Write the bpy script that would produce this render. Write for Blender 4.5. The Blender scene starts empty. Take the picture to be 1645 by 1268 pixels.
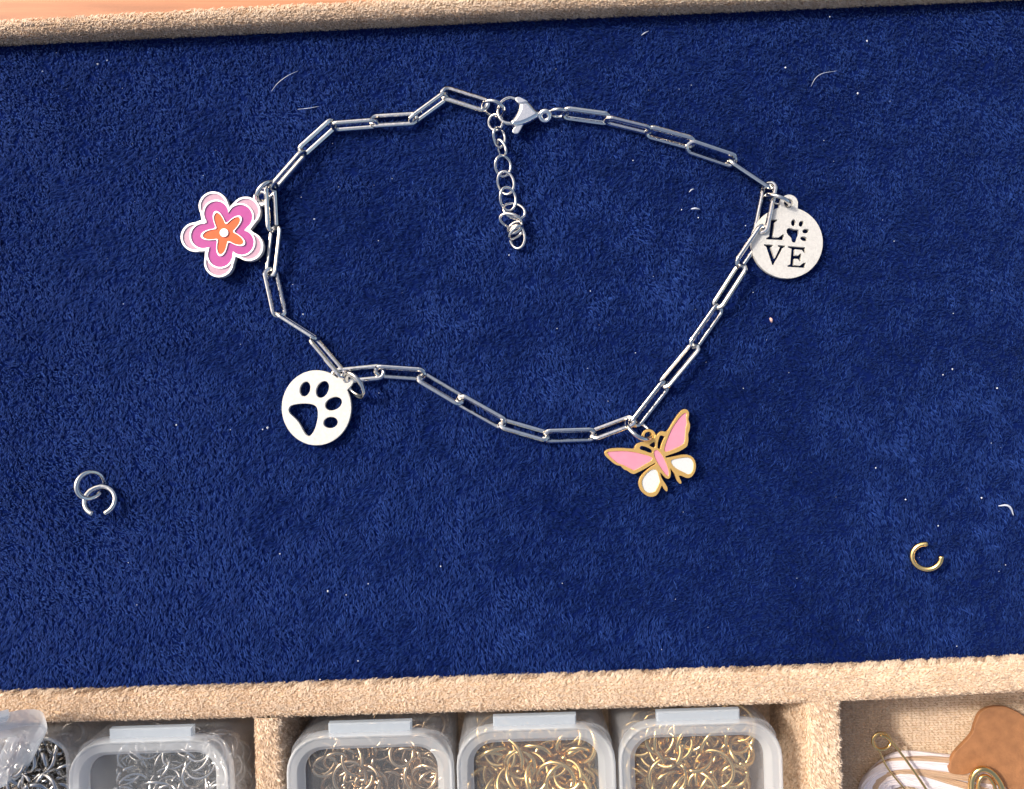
import bpy, math, random
import numpy as np
from mathutils import Vector, Matrix

random.seed(7)
rng = np.random.default_rng(7)
SC = bpy.context.scene
COL = SC.collection
MM = 0.001
H, F, CX, CY = 178.0, 1281.0, 822.5, 634.0      # camera height (mm) and focal length in photo pixels

# ------------------------------------------------------------------ camera
cam_d = bpy.data.cameras.new('camera')
cam = bpy.data.objects.new('camera', cam_d)
COL.objects.link(cam)
cam.location = (0, 0, H * MM)
cam.rotation_euler = (0, 0, 0)
cam_d.sensor_width = 36.0
cam_d.lens = F / 1645.0 * 36.0
cam_d.clip_start = 0.005
cam_d.clip_end = 20.0
SC.camera = cam

# ------------------------------------------------------------------ daylight
SUN_EL = math.radians(42)
SUN_AZ = math.radians(-63)          # from +Y towards +X
world = bpy.data.worlds.new("World")
SC.world = world
world.use_nodes = True
wn = world.node_tree.nodes
wl = world.node_tree.links
sky = wn.new('ShaderNodeTexSky')
sky.sky_type = 'NISHITA'
sky.sun_disc = False
sky.sun_elevation = SUN_EL
sky.sun_rotation = SUN_AZ
sky.air_density = 0.9
sky.dust_density = 6.0
sky.ozone_density = 0.0
bg = wn['Background']
bg.inputs['Strength'].default_value = 0.14
wl.new(sky.outputs[0], bg.inputs['Color'])
sun_d = bpy.data.lights.new('sun', 'SUN')
sun_d.energy = 2.4
sun_d.angle = math.radians(4.0)
sun_d.color = (1.0, 0.94, 0.86)
sun = bpy.data.objects.new('sun', sun_d)
COL.objects.link(sun)
sd = Vector((math.sin(SUN_AZ) * math.cos(SUN_EL), math.cos(SUN_AZ) * math.cos(SUN_EL), math.sin(SUN_EL)))
sun.rotation_euler = sd.to_track_quat('Z', 'Y').to_euler()
sun.location = (-0.3, 0.3, 0.5)
SC.view_settings.view_transform = 'Standard'
SC.view_settings.look = 'None'
SC.view_settings.gamma = 1.0
SC.view_settings.exposure = 0.5
SC.cycles.max_bounces = 10
SC.cycles.transparent_max_bounces = 16

# ------------------------------------------------------------------ helpers
def P(px, py, z=0.0):
    s = (H - z) / F
    return Vector(((px - CX) * s, (CY - py) * s, z))

def PX(px, z=0.0):
    return px * (H - z) / F

def mk(name, verts, faces, smooth=False, org=(0, 0, 0)):
    o = Vector(org)
    me = bpy.data.meshes.new(name)
    me.from_pydata([((v[0] - o[0]) * MM, (v[1] - o[1]) * MM, (v[2] - o[2]) * MM) for v in verts], [], faces)
    if smooth:
        me.polygons.foreach_set('use_smooth', [True] * len(me.polygons))
    me.update()
    return me

def thing(name, label, cat, org, group=None):
    o = bpy.data.objects.new(name, None)
    o.empty_display_size = 0.003
    COL.objects.link(o)
    o.location = Vector(org) * MM
    o['label'] = label
    o['category'] = cat
    if group:
        o['group'] = group
    return o

def part(name, me, m, parent=None, **props):
    o = bpy.data.objects.new(name, me)
    COL.objects.link(o)
    if m is not None and not me.materials:
        me.materials.append(m)
    if parent is not None:
        o.parent = parent
    for k, v in props.items():
        o[k] = v
    return o

def tag(o, label, cat, group=None):
    o['label'] = label
    o['category'] = cat
    if group:
        o['group'] = group
    return o

def tube(path, r, sides=10, closed=True, flat=1.0, sq=2.0, prof=None):
    """sweep a (super)ellipse of half-size r (in the path's plane) along a path; returns verts, faces"""
    pts = [Vector(p) for p in path]
    n = len(pts)
    c = sum(pts, Vector()) / n
    nrm = Vector()
    for i in range(n - (0 if closed else 1)):
        nrm += (pts[i] - c).cross(pts[(i + 1) % n] - c)
    if nrm.length < 1e-9:
        nrm = Vector((0, 0, 1))
    nrm.normalize()
    V, Fc = [], []
    for i, p in enumerate(pts):
        a = pts[(i - 1) % n] if (closed or i > 0) else p
        b = pts[(i + 1) % n] if (closed or i < n - 1) else p
        t = (b - a)
        if t.length < 1e-9:
            t = Vector((1, 0, 0))
        t.normalize()
        s = t.cross(nrm)
        if s.length < 1e-6:
            s = t.orthogonal()
        s.normalize()
        u = s.cross(t)
        rr = r[i] if isinstance(r, (list, tuple)) else r
        if prof:
            for a_, b_ in prof:
                V.append(p + s * (rr * a_) + u * (rr * b_))
            continue
        for k in range(sides):
            th = 2 * math.pi * (k + 0.5) / sides
            ct, st = math.cos(th), math.sin(th)
            e = 2.0 / sq
            cx = math.copysign(abs(ct) ** e, ct)
            cy = math.copysign(abs(st) ** e, st)
            V.append(p + s * (rr * cx) + u * (rr * flat * cy))
    m = n if closed else n - 1
    for i in range(m):
        j = (i + 1) % n
        for k in range(sides):
            l = (k + 1) % sides
            Fc.append((i * sides + k, i * sides + l, j * sides + l, j * sides + k))
    if not closed:
        Fc.append(tuple(reversed(range(sides))))
        Fc.append(tuple((n - 1) * sides + k for k in range(sides)))
    return V, Fc

def join(*vf):
    V, Fc = [], []
    for v, f in vf:
        b = len(V)
        V += list(v)
        Fc += [tuple(i + b for i in q) for q in f]
    return V, Fc

def catmull(ctrl, seg=8, closed=False):
    c = [Vector(p) for p in ctrl]
    n = len(c)
    out = []
    rng_ = n if closed else n - 1
    for i in range(rng_):
        p0 = c[(i - 1) % n] if (closed or i > 0) else c[0] * 2 - c[1]
        p1 = c[i]
        p2 = c[(i + 1) % n]
        p3 = c[(i + 2) % n] if (closed or i + 2 < n) else c[-1] * 2 - c[-2]
        for k in range(seg):
            t = k / seg
            out.append(0.5 * ((2 * p1) + (p2 - p0) * t + (2 * p0 - 5 * p1 + 4 * p2 - p3) * t * t + (3 * p1 - p0 - 3 * p2 + p3) * t ** 3))
    if not closed:
        out.append(c[-1])
    return out

def flat_shape(name, polys, z0, z1, bevel=0.06, org=(0, 0, 0), smooth=False):
    """solid plate with holes: polys = list of outlines in mm (x, y); even-odd fill; from z0 to z1"""
    cu = bpy.data.curves.new(name, 'CURVE')
    cu.dimensions = '2D'
    cu.fill_mode = 'BOTH'
    cu.extrude = max((z1 - z0) / 2 - bevel, 0.0)
    cu.bevel_depth = bevel
    cu.bevel_resolution = 1
    cu.offset = -bevel
    for pl in polys:
        sp = cu.splines.new('POLY')
        sp.points.add(len(pl) - 1)
        for i, p in enumerate(pl):
            sp.points[i].co = (p[0] - org[0], p[1] - org[1], 0, 1)
        sp.use_cyclic_u = True
    ob = bpy.data.objects.new(name, cu)
    me = bpy.data.meshes.new_from_object(ob)
    bpy.data.objects.remove(ob)
    bpy.data.curves.remove(cu)
    me.transform(Matrix.Diagonal((MM, MM, MM, 1)) @ Matrix.Translation((0, 0, (z0 + z1) / 2 - org[2])))
    me.materials.clear()
    me.polygons.foreach_set('use_smooth', [smooth] * len(me.polygons))
    me.name = name
    me.update()
    return me

def crop(ox, oy, sc, z):
    """maps points read in an enlarged crop of the photograph onto the plane at height z"""
    return lambda pts: [P(ox + x / sc, oy + y / sc, z) for x, y in pts]

def ell(cx, cy, rx, ry, tilt=0, n=28):
    """ellipse outline in crop coordinates (y down); tilt in degrees, positive = towards upper right"""
    t = math.radians(-tilt)
    return [(cx + rx * math.cos(a) * math.cos(t) - ry * math.sin(a) * math.sin(t),
             cy + rx * math.cos(a) * math.sin(t) + ry * math.sin(a) * math.cos(t))
            for a in [2 * math.pi * k / n for k in range(n)]]

def sm(pts, seg=4):
    return [(p[0], p[1]) for p in catmull([(x, y, 0) for x, y in pts], seg, True)]

# ------------------------------------------------------------------ materials
def mat(name, base, rough=0.5, metal=0.0, var=0.0, var_scale=800, bump=0.0, bump_scale=3000, **kw):
    m = bpy.data.materials.new(name)
    m.use_nodes = True
    nt = m.node_tree
    b = nt.nodes['Principled BSDF']
    b.inputs['Base Color'].default_value = (*base, 1)
    b.inputs['Roughness'].default_value = rough
    b.inputs['Metallic'].default_value = metal
    for k, v in kw.items():
        b.inputs[k.replace('_', ' ')].default_value = v
    tc = nt.nodes.new('ShaderNodeTexCoord')
    if var > 0:
        no = nt.nodes.new('ShaderNodeTexNoise')
        no.inputs['Scale'].default_value = var_scale
        no.inputs['Detail'].default_value = 5
        nt.links.new(tc.outputs['Object'], no.inputs['Vector'])
        rp = nt.nodes.new('ShaderNodeMapRange')
        rp.inputs[1].default_value = 0.3
        rp.inputs[2].default_value = 0.7
        rp.inputs[3].default_value = 1 - var
        rp.inputs[4].default_value = 1 + var
        nt.links.new(no.outputs[0], rp.inputs[0])
        mx = nt.nodes.new('ShaderNodeMix')
        mx.data_type = 'RGBA'
        mx.blend_type = 'MULTIPLY'
        mx.inputs[0].default_value = 1
        mx.inputs[6].default_value = (*base, 1)
        nt.links.new(rp.outputs[0], mx.inputs[7])
        nt.links.new(mx.outputs[2], b.inputs['Base Color'])
    if bump > 0:
        n2 = nt.nodes.new('ShaderNodeTexNoise')
        n2.inputs['Scale'].default_value = bump_scale
        n2.inputs['Detail'].default_value = 4
        nt.links.new(tc.outputs['Object'], n2.inputs['Vector'])
        bp = nt.nodes.new('ShaderNodeBump')
        bp.inputs['Strength'].default_value = bump
        bp.inputs['Distance'].default_value = 0.0002
        nt.links.new(n2.outputs[0], bp.inputs['Height'])
        nt.links.new(bp.outputs[0], b.inputs['Normal'])
    return m

def fibre_mat(name, dark, light, sheen=0.3, sheen_tint=(1, 1, 1), trans=0.2):
    m = bpy.data.materials.new(name)
    m.use_nodes = True
    nt = m.node_tree
    b = nt.nodes['Principled BSDF']
    at = nt.nodes.new('ShaderNodeAttribute')
    at.attribute_name = 'tint'
    cr = nt.nodes.new('ShaderNodeValToRGB')
    cr.color_ramp.elements[0].color = (*dark, 1)
    cr.color_ramp.elements[1].color = (*light, 1)
    nt.links.new(at.outputs['Fac'], cr.inputs[0])
    nt.links.new(cr.outputs[0], b.inputs['Base Color'])
    b.inputs['Roughness'].default_value = 0.75
    b.inputs['Specular IOR Level'].default_value = 0.12
    b.inputs['Sheen Weight'].default_value = sheen
    b.inputs['Sheen Tint'].default_value = (*sheen_tint, 1)
    tr = nt.nodes.new('ShaderNodeBsdfTranslucent')
    nt.links.new(cr.outputs[0], tr.inputs['Color'])
    ms = nt.nodes.new('ShaderNodeMixShader')
    ms.inputs[0].default_value = trans
    out = nt.nodes['Material Output']
    nt.links.new(b.outputs[0], ms.inputs[1])
    nt.links.new(tr.outputs[0], ms.inputs[2])
    nt.links.new(ms.outputs[0], out.inputs['Surface'])
    return m

M = {}
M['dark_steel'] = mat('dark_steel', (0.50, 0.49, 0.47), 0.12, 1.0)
M['steel'] = mat('polished_steel', (0.74, 0.715, 0.68), 0.05, 1.0, bump=0.30, bump_scale=900)
M['satin'] = mat('satin_steel', (0.90, 0.89, 0.87), 0.24, 1.0, bump=0.10, bump_scale=1500)
M['brushed'] = mat('brushed_steel', (0.58, 0.57, 0.54), 0.66, 0.3, var=0.07, var_scale=1800, bump=0.35, bump_scale=4000)
M['silver_rim'] = mat('silver_rim', (0.80, 0.78, 0.77), 0.42, 0.5)
M['gold'] = mat('polished_gold', (0.95, 0.66, 0.27), 0.22, 1.0, bump=0.08, bump_scale=2500)
M['pale_gold'] = mat('pale_gold', (0.92, 0.57, 0.18), 0.36, 0.75, bump=0.1, bump_scale=4000)
M['shaded_gold'] = mat('shaded_gold', (0.66, 0.45, 0.18), 0.24, 1.0, bump=0.08, bump_scale=2500)  # gold of the boxed rings, base colour lowered to stand in for weaker sunlight
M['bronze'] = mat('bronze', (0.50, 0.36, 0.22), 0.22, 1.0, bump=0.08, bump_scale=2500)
M['enamel_blush'] = mat('enamel_blush', (0.48, 0.29, 0.37), 0.2, var=0.08, bump=0.12, bump_scale=500, var_scale=2500)
M['enamel_magenta'] = mat('enamel_magenta', (0.40, 0.060, 0.25), 0.2, var=0.04, bump=0.12, bump_scale=500)
M['enamel_orange'] = mat('enamel_orange', (0.72, 0.115, 0.030), 0.2, var=0.04, bump=0.12, bump_scale=500)
M['enamel_pink'] = mat('enamel_pink', (0.66, 0.24, 0.32), 0.2, var=0.04, bump=0.12, bump_scale=500)
M['enamel_white'] = mat('enamel_white', (0.56, 0.57, 0.56), 0.2, var=0.06, bump=0.12, bump_scale=500, var_scale=2500)
M['velvet_base'] = mat('velvet_backing', (0.004, 0.011, 0.075), 1.0, Specular_IOR_Level=0.0)
M['tan_base'] = mat('tan_backing', (0.55, 0.39, 0.25), 0.9, var=0.25, var_scale=1500, bump=0.8, bump_scale=1500)
M['velvet'] = fibre_mat('blue_velvet_pile', (0.004, 0.014, 0.100), (0.020, 0.061, 0.27), 0.12, (0.3, 0.5, 1.0), 0.15)
M['tan'] = fibre_mat('tan_velour_pile', (0.60, 0.445, 0.315), (0.90, 0.765, 0.61), 0.2, (1, 0.9, 0.8), 0.32)
M['leather'] = mat('brown_leather', (0.32, 0.142, 0.056), 0.65, var=0.20, var_scale=350, bump=0.7, bump_scale=1800)
M['thread_white'] = mat('white_thread', (0.78, 0.71, 0.72), 0.7, bump=0.5, bump_scale=4000)
M['thread_tan'] = mat('tan_thread', (0.50, 0.34, 0.22), 0.7, bump=0.5, bump_scale=4000)
M['lint'] = mat('white_lint', (0.58, 0.61, 0.68), 0.8)
M['lint_hair'] = mat('pale_hair', (0.42, 0.46, 0.56), 0.6)
M['lint_pink'] = mat('pink_lint', (0.65, 0.40, 0.35), 0.8)
M['wood'] = mat('warm_wood', (0.44, 0.185, 0.085), 0.6, var=0.22, var_scale=60)
def frosted(name, col, rough, opacity, through):
    m = mat(name, col, rough, bump=0.05, bump_scale=700)
    nt = m.node_tree
    b = nt.nodes['Principled BSDF']
    tr = nt.nodes.new('ShaderNodeBsdfTranslucent')
    tr.inputs['Color'].default_value = (*col, 1)
    tp = nt.nodes.new('ShaderNodeBsdfTransparent')
    m1 = nt.nodes.new('ShaderNodeMixShader')
    m1.inputs[0].default_value = through
    m2 = nt.nodes.new('ShaderNodeMixShader')
    m2.inputs[0].default_value = opacity
    nt.links.new(b.outputs[0], m1.inputs[1])
    nt.links.new(tr.outputs[0], m1.inputs[2])
    nt.links.new(tp.outputs[0], m2.inputs[1])
    nt.links.new(m1.outputs[0], m2.inputs[2])
    nt.links.new(m2.outputs[0], nt.nodes['Material Output'].inputs['Surface'])
    return m
def grained(m, k=(25, 420, 25)):
    nt = m.node_tree
    mp = nt.nodes.new('ShaderNodeMapping')
    mp.inputs['Scale'].default_value = k
    tc = next(n for n in nt.nodes if n.type == 'TEX_COORD')
    no = next(n for n in nt.nodes if n.type == 'TEX_NOISE')
    no.inputs['Scale'].default_value = 1.0
    nt.links.new(tc.outputs['Object'], mp.inputs['Vector'])
    nt.links.new(mp.outputs[0], no.inputs['Vector'])
grained(M['wood'])
M['plastic'] = frosted('frosted_plastic', (0.88, 0.92, 0.95), 0.10, 0.48, 0.42)
M['plastic_panel'] = frosted('clear_plastic_panel', (0.70, 0.76, 0.82), 0.08, 0.12, 0.3)
M['plastic_tab'] = frosted('frosted_tab', (0.62, 0.69, 0.76), 0.2, 0.60, 0.35)
M['plastic_body'] = frosted('clear_plastic_body', (0.52, 0.53, 0.55), 0.15, 0.34, 0.3)
M['plastic_open'] = frosted('frosted_plastic_open', (0.72, 0.78, 0.84), 0.2, 0.72, 0.35)

# ------------------------------------------------------------------ fibres (numpy)
def vnoise(x, y, scale, seed):
    r = np.random.default_rng(seed)
    g = r.random((256, 256))
    u, v = x / scale, y / scale
    iu, iv = np.floor(u).astype(int), np.floor(v).astype(int)
    fu, fv = u - iu, v - iv
    fu = fu * fu * (3 - 2 * fu)
    fv = fv * fv * (3 - 2 * fv)
    a = g[iu % 256, iv % 256]
    b = g[(iu + 1) % 256, iv % 256]
    c = g[iu % 256, (iv + 1) % 256]
    d = g[(iu + 1) % 256, (iv + 1) % 256]
    return (a * (1 - fu) + b * fu) * (1 - fv) + (c * (1 - fu) + d * fu) * fv - 0.5

def blades(name, root, nrm, ang, tilt, length, width, tint, tan1=None):
    """root (n,3) mm; nrm (n,3); ang = heading within the surface; tilt from the normal; one narrow bent strip each"""
    n = len(root)
    if tan1 is None:
        t1 = np.tile([1.0, 0, 0], (n, 1))
    else:
        t1 = tan1
    t1 = t1 - nrm * np.sum(t1 * nrm, 1, keepdims=True)
    t1 /= np.linalg.norm(t1, axis=1, keepdims=True)
    t2 = np.cross(nrm, t1)
    hd = t1 * np.cos(ang)[:, None] + t2 * np.sin(ang)[:, None]
    sd_ = -t1 * np.sin(ang)[:, None] + t2 * np.cos(ang)[:, None]
    sw = rng.normal(0, 0.35, n)
    sd2 = sd_ * np.cos(sw)[:, None] + nrm * np.sin(sw)[:, None]
    ta = tilt * 0.55
    tb = np.minimum(tilt * 1.35, 1.5)
    mid = root + (hd * np.sin(ta)[:, None] + nrm * np.cos(ta)[:, None]) * (length * 0.5)[:, None]
    tip = mid + (hd * np.sin(tb)[:, None] + nrm * np.cos(tb)[:, None]) * (length * 0.5)[:, None]
    w = (width * 0.5)[:, None]
    V = np.empty((n, 5, 3))
    V[:, 0] = root - sd2 * w * 0.8
    V[:, 1] = root + sd2 * w * 0.8
    V[:, 2] = mid + sd2 * w
    V[:, 3] = mid - sd2 * w
    V[:, 4] = tip
    V *= MM
    me = bpy.data.meshes.new(name)
    me.vertices.add(n * 5)
    me.vertices.foreach_set('co', V.astype(np.float32).ravel())
    base = (np.arange(n) * 5)[:, None]
    loops = (base + np.array([0, 1, 2, 3, 3, 2, 4])[None, :]).ravel()
    me.loops.add(len(loops))
    me.loops.foreach_set('vertex_index', loops.astype(np.int32))
    me.polygons.add(n * 2)
    starts = ((np.arange(n) * 7)[:, None] + np.array([0, 4])[None, :]).ravel()
    me.polygons.foreach_set('loop_start', starts.astype(np.int32))
    me.update(calc_edges=True)
    me.polygons.foreach_set('use_smooth', np.ones(n * 2, dtype=bool))
    at = me.attributes.new('tint', 'FLOAT', 'POINT')
    at.data.foreach_set('value', np.repeat(np.clip(tint, 0, 1), 5).astype(np.float32))
    return me

# ------------------------------------------------------------------ the tray
def interp(tab):
    xs = [a for a, b in tab]
    ys = [b for a, b in tab]
    def f(x):
        if x <= xs[0]:
            return ys[0] + (x - xs[0]) * (ys[1] - ys[0]) / (xs[1] - xs[0])
        if x >= xs[-1]:
            return ys[-1] + (x - xs[-1]) * (ys[-1] - ys[-2]) / (xs[-1] - xs[-2])
        return float(np.interp(x, xs, ys))
    return f

BZ, FLOOR = -1.1, -24.0
BACK_Z, FRONT_Z = 4.5, 2.3
back_outer = interp([(0, 30), (420, 7), (840, -14), (1645, -50)])
back_inner = interp([(0, 54), (420, 34), (900, 11), (1645, -20)])
front_up = interp([(0, 1119), (420, 1107), (820, 1093), (1340, 1076), (1645, 1062)])
front_lo = interp([(0, 1163), (400, 1154), (820, 1143), (1300, 1130), (1645, 1112)])
STX = list(range(-260, 1906, 55))

tray = thing('jewelry_tray', 'tan velour jewellery tray lined with a large dark blue velvet panel', 'jewellery tray', (0, 0, BZ))
TO = (0, 0, BZ)

def loft(sections, closed_ring=False):
    V, Fc = [], []
    k = len(sections[0])
    for s in sections:
        V += s
    for i in range(len(sections) - 1):
        for j in range(k - 1):
            a = i * k + j
            Fc.append((a, a + 1, a + k + 1, a + k))
    return V, Fc

def rail_sections(outer, inner, ztop, z_out, z_in, r=1.1):
    """profile from the outer foot over the rounded top to the inner foot; outer/inner are y-functions in photo pixels"""
    secs = []
    for x in STX:
        o = P(x, outer(x), ztop)
        i = P(x, inner(x), ztop)
        d = (i - o)
        L = d.length
        d.normalize()
        pr = []
        pr.append((0.0, z_out))
        for a in range(0, 91, 30):
            t = math.radians(a)
            pr.append((r - r * math.cos(t), ztop - r + r * math.sin(t)))
        for k in range(1, 4):
            pr.append((r + (L - 2 * r) * k / 4, ztop + 0.15 * math.sin(math.pi * k / 4)))
        for a in range(90, -1, -30):
            t = math.radians(a)
            pr.append((L - r + r * math.cos(t), ztop - r + r * math.sin(t)))
        pr.append((L, z_in))
        secs.append([Vector((o.x + d.x * s, o.y + d.y * s, z)) for s, z in pr])
    return secs

back_secs = rail_sections(back_outer, back_inner, BACK_Z, -26.0, BZ, 1.9)
front_secs = rail_sections(front_lo, front_up, FRONT_Z, FLOOR, BZ)
# front profile runs from the compartment side (lower in the picture) to the velvet side
v, f = loft(back_secs)
back_rail = part('back_rail', mk('back_rail', v, [tuple(reversed(q)) for q in f], True, TO), M['tan_base'], tray)
v, f = loft(front_secs)
front_rail = part('front_rail', mk('front_rail', v, f, True, TO), M['tan_base'], tray)

# velvet panel between the rails
V, Fc = [], []
for x in STX:
    a = P(x, back_inner(x), BACK_Z)
    b = P(x, front_up(x), FRONT_Z)
    V += [(a.x, a.y + 0.6, BZ), (b.x, b.y - 0.6, BZ)]
for i in range(len(STX) - 1):
    Fc.append((2 * i, 2 * i + 1, 2 * i + 3, 2 * i + 2))
velvet = part('velvet_panel', mk('velvet_panel', V, Fc, False, TO), M['velvet_base'], tray)

# compartment floor, front wall, dividers
ANG = math.radians(1.75)            # the tray's own turn
ux = Vector((math.cos(ANG), math.sin(ANG), 0))
uy = Vector((-math.sin(ANG), math.cos(ANG), 0))
fl = P(-260, front_lo(-260), FRONT_Z)
fr = P(1905, front_lo(1905), FRONT_Z)
DEPTH = 46.0
V = [(fl.x, fl.y + 1.5, FLOOR), (fr.x, fr.y + 1.5, FLOOR)]
b1 = Vector((fr.x, fr.y, 0)) - uy * DEPTH
b0 = Vector((fl.x, fl.y, 0)) - uy * DEPTH
V += [(b1.x, b1.y, FLOOR), (b0.x, b0.y, FLOOR)]
floor_part = part('compartment_floor', mk('compartment_floor', V, [(3, 2, 1, 0)], False, TO), M['tan_base'], tray)

def divider(pxl, pxr, py, ztop):
    """padded wall running down the picture from the front rail"""
    a = P(pxl, py, ztop)
    b = P(pxr, py, ztop)
    w = (b - a).length
    secs = []
    for k in range(0, 13):
        o = Vector((a.x, a.y, 0)) + uy * 1.2 - uy * (DEPTH * k / 12)
        r = 1.0
        pr = [(0, FLOOR)]
        for q in range(0, 91, 30):
            t = math.radians(q)
            pr.append((r - r * math.cos(t), ztop - r + r * math.sin(t)))
        for q in (0.3, 0.5, 0.7):
            pr.append((r + (w - 2 * r) * q, ztop + 0.12))
        for q in range(90, -1, -30):
            t = math.radians(q)
            pr.append((w - r + r * math.cos(t), ztop - r + r * math.sin(t)))
        pr.append((w, FLOOR))
        secs.append([Vector((o.x + ux.x * s, o.y + ux.y * s, z)) for s, z in pr])
    return secs

div_secs = [divider(409, 449, 1163, 1.9), divider(1296, 1349, 1133, 1.9)]
for s in div_secs:
    v, f = loft(s)
    part('divider', mk('divider', v, [tuple(reversed(q)) for q in f], True, TO), M['tan_base'], tray)

# ---- pile on rails, dividers and floor
def sample_loft(secs, n, jmin=0, jmax=None):
    A = np.array([[list(p) for p in s] for s in secs])
    ns, k, _ = A.shape
    jmax = k - 1 if jmax is None else jmax
    q = []
    for i in range(ns - 1):
        for j in range(jmin, jmax):
            a, b, c, d = A[i, j], A[i, j + 1], A[i + 1, j + 1], A[i + 1, j]
            nn = np.cross(b - a, d - a)
            q.append((a, b, c, d, np.linalg.norm(nn), nn))
    area = np.array([x[4] for x in q])
    idx = rng.choice(len(q), n, p=area / area.sum())
    Q = np.array([[x[0], x[1], x[2], x[3]] for x in q])[idx]
    N = np.array([x[5] for x in q])[idx]
    u, w = rng.random(n)[:, None], rng.random(n)[:, None]
    pts = (Q[:, 0] * (1 - u) + Q[:, 1] * u) * (1 - w) + (Q[:, 3] * (1 - u) + Q[:, 2] * u) * w
    N /= np.linalg.norm(N, axis=1, keepdims=True)
    T = Q[:, 3] - Q[:, 0]
    T /= np.linalg.norm(T, axis=1, keepdims=True)
    return pts, N, T, area.sum()

def tan_pile(name, secs, dens, parent, flip=False, jmin=0, jmax=None, lay=1.12):
    _, _, _, ar = sample_loft(secs, 10, jmin, jmax)
    n = int(ar * dens)
    p, N, T, _ = sample_loft(secs, n, jmin, jmax)
    if flip:
        N = -N
    cl = vnoise(p[:, 0] + p[:, 2] * 0.7, p[:, 1] * 1.6, 0.9, 3)
    c2 = vnoise(p[:, 0], p[:, 1] + p[:, 2], 5.0, 4)
    ang = rng.normal(0, 0.35, n) + cl * 2.0 + 0.3
    tilt = np.clip(rng.normal(lay, 0.16, n) + cl * 0.3, 0.3, 1.35)
    ln = rng.uniform(0.5, 0.95, n) * (1 + cl * 0.8)
    wd = rng.uniform(0.13, 0.28, n)
    ti = 0.5 + cl * 0.6 + c2 * 0.4 + rng.normal(0, 0.18, n)
    me = blades(name, p - np.array(TO), N, ang, tilt, ln, wd, ti, T)
    return part(name, me, M['tan'], parent, kind='stuff')

tan_pile('tan_pile', back_secs, 18, back_rail, False, 2, None, 1.3)
tan_pile('tan_pile', front_secs, 18, front_rail, True, 2, None)
for s, d in zip(div_secs, [o for o in tray.children if o.name.startswith('divider')]):
    tan_pile('tan_pile', s, 13, d, True, 0, None)

# floor pile of the right-hand compartment: knit rows
n = 34000
fx = rng.uniform(0, 62, n)
fy = rng.uniform(0, 40, n)
o0 = P(1345, 1128, FLOOR)
row = np.floor(fy / 0.62) * 0.62 + rng.normal(0.31, 0.09, n)
cell = np.floor(fx / 1.1 + 0.5 * (np.floor(fy / 0.62) % 2) + 0.35 * vnoise(fx, fy, 3, 9)) * 1.1
pp = np.zeros((n, 3))
pp[:, 0] = o0.x + fx * ux.x + row * uy.x * -1
pp[:, 1] = o0.y + 4 + fx * ux.y - row * uy.y
pp[:, 2] = FLOOR + 0.02
cl = vnoise(fx, fy, 0.8, 11)
phase = np.clip((fx - cell) / 1.1, 0, 1)
pp[:, :2] -= (0.55 * phase * 1.1)[:, None] * np.array([[ux.x, ux.y]])      # gather each stitch at its own start
me = blades('tan_pile', pp - np.array(TO), np.tile([0, 0, 1.0], (n, 1)), rng.normal(0.15, 0.30, n) + cl * 0.8, np.clip(rng.normal(1.0, 0.2, n), 0.3, 1.4),
            rng.uniform(0.45, 0.85, n), rng.uniform(0.2, 0.34, n), 0.55 + cl * 0.5 + rng.normal(0, 0.15, n))
part('tan_pile', me, M['tan'], floor_part, kind='stuff')

# ---- velvet pile
def velvet_pile():
    """short locks of three fibres each, laid by a slowly turning nap"""
    m, k = 235000, 3
    px = rng.uniform(-150, 1795, m)                 # photo columns, a little past both sides
    tt = rng.random(m)
    xs = np.array(STX)
    ya = np.array([P(x, back_inner(x), BACK_Z).y for x in STX])
    yb = np.array([P(x, front_up(x), FRONT_Z).y for x in STX])
    x = (px - CX) * H / F
    y0 = np.interp(px, xs, ya)
    y1 = np.interp(px, xs, yb)
    y = y0 + 0.1 + (y1 - y0 - 0.2) * tt
    big = vnoise(x, y, 30, 21)
    mid = vnoise(x, y, 9, 22)
    cl3 = vnoise(x, y, 3.0, 25)
    ang = -0.9 - 1.5 * np.clip((px + 100) / 1300, 0, 1) + big * 1.1 + mid * 1.0 + cl3 * 1.5 + vnoise(x, y, 1.3, 23) * 1.0 + rng.normal(0, 0.40, m)
    tilt = np.clip(1.06 + vnoise(x, y, 11, 31) * 0.45 + vnoise(x, y, 2.2, 26) * 0.15 + rng.normal(0, 0.20, m), 0.25, 1.38)
    edge = np.minimum(y0 - y, y - y1)
    tilt = np.where(edge < 3, tilt * (0.55 + 0.15 * edge), tilt)
    ln = rng.uniform(0.85, 1.5, m)
    lift = rng.uniform(-0.15, 0.15, m)
    ti = 0.42 + mid * 0.10 + vnoise(x, y, 1.1, 28) * 0.20 + rng.normal(0, 0.15, m)
    ti = np.where(rng.random(m) < 0.006, 1.0, ti)
    R_ = lambda v: np.repeat(v, k)
    n = m * k
    pos = np.stack([R_(x) + rng.normal(0, 0.07, n), R_(y) + rng.normal(0, 0.07, n), BZ + R_(lift)], 1)
    tb_ = R_(ti) + rng.normal(0, 0.12, n)
    fine = rng.random(n) < 0.03
    tb_ = np.where(fine, 0.95, tb_)
    ln_b = R_(ln) * np.where(fine, 1.35, 1.0)
    me = blades('velvet_pile', pos - np.array(TO), np.tile([0, 0, 1.0], (n, 1)), R_(ang) + rng.normal(0, 0.13, n), R_(tilt) + rng.normal(0, 0.06, n),
                ln_b * rng.uniform(0.85, 1.1, n), rng.uniform(0.07, 0.13, n), tb_)
    part('velvet_pile', me, M['velvet'], velvet, kind='stuff')
velvet_pile()

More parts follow.
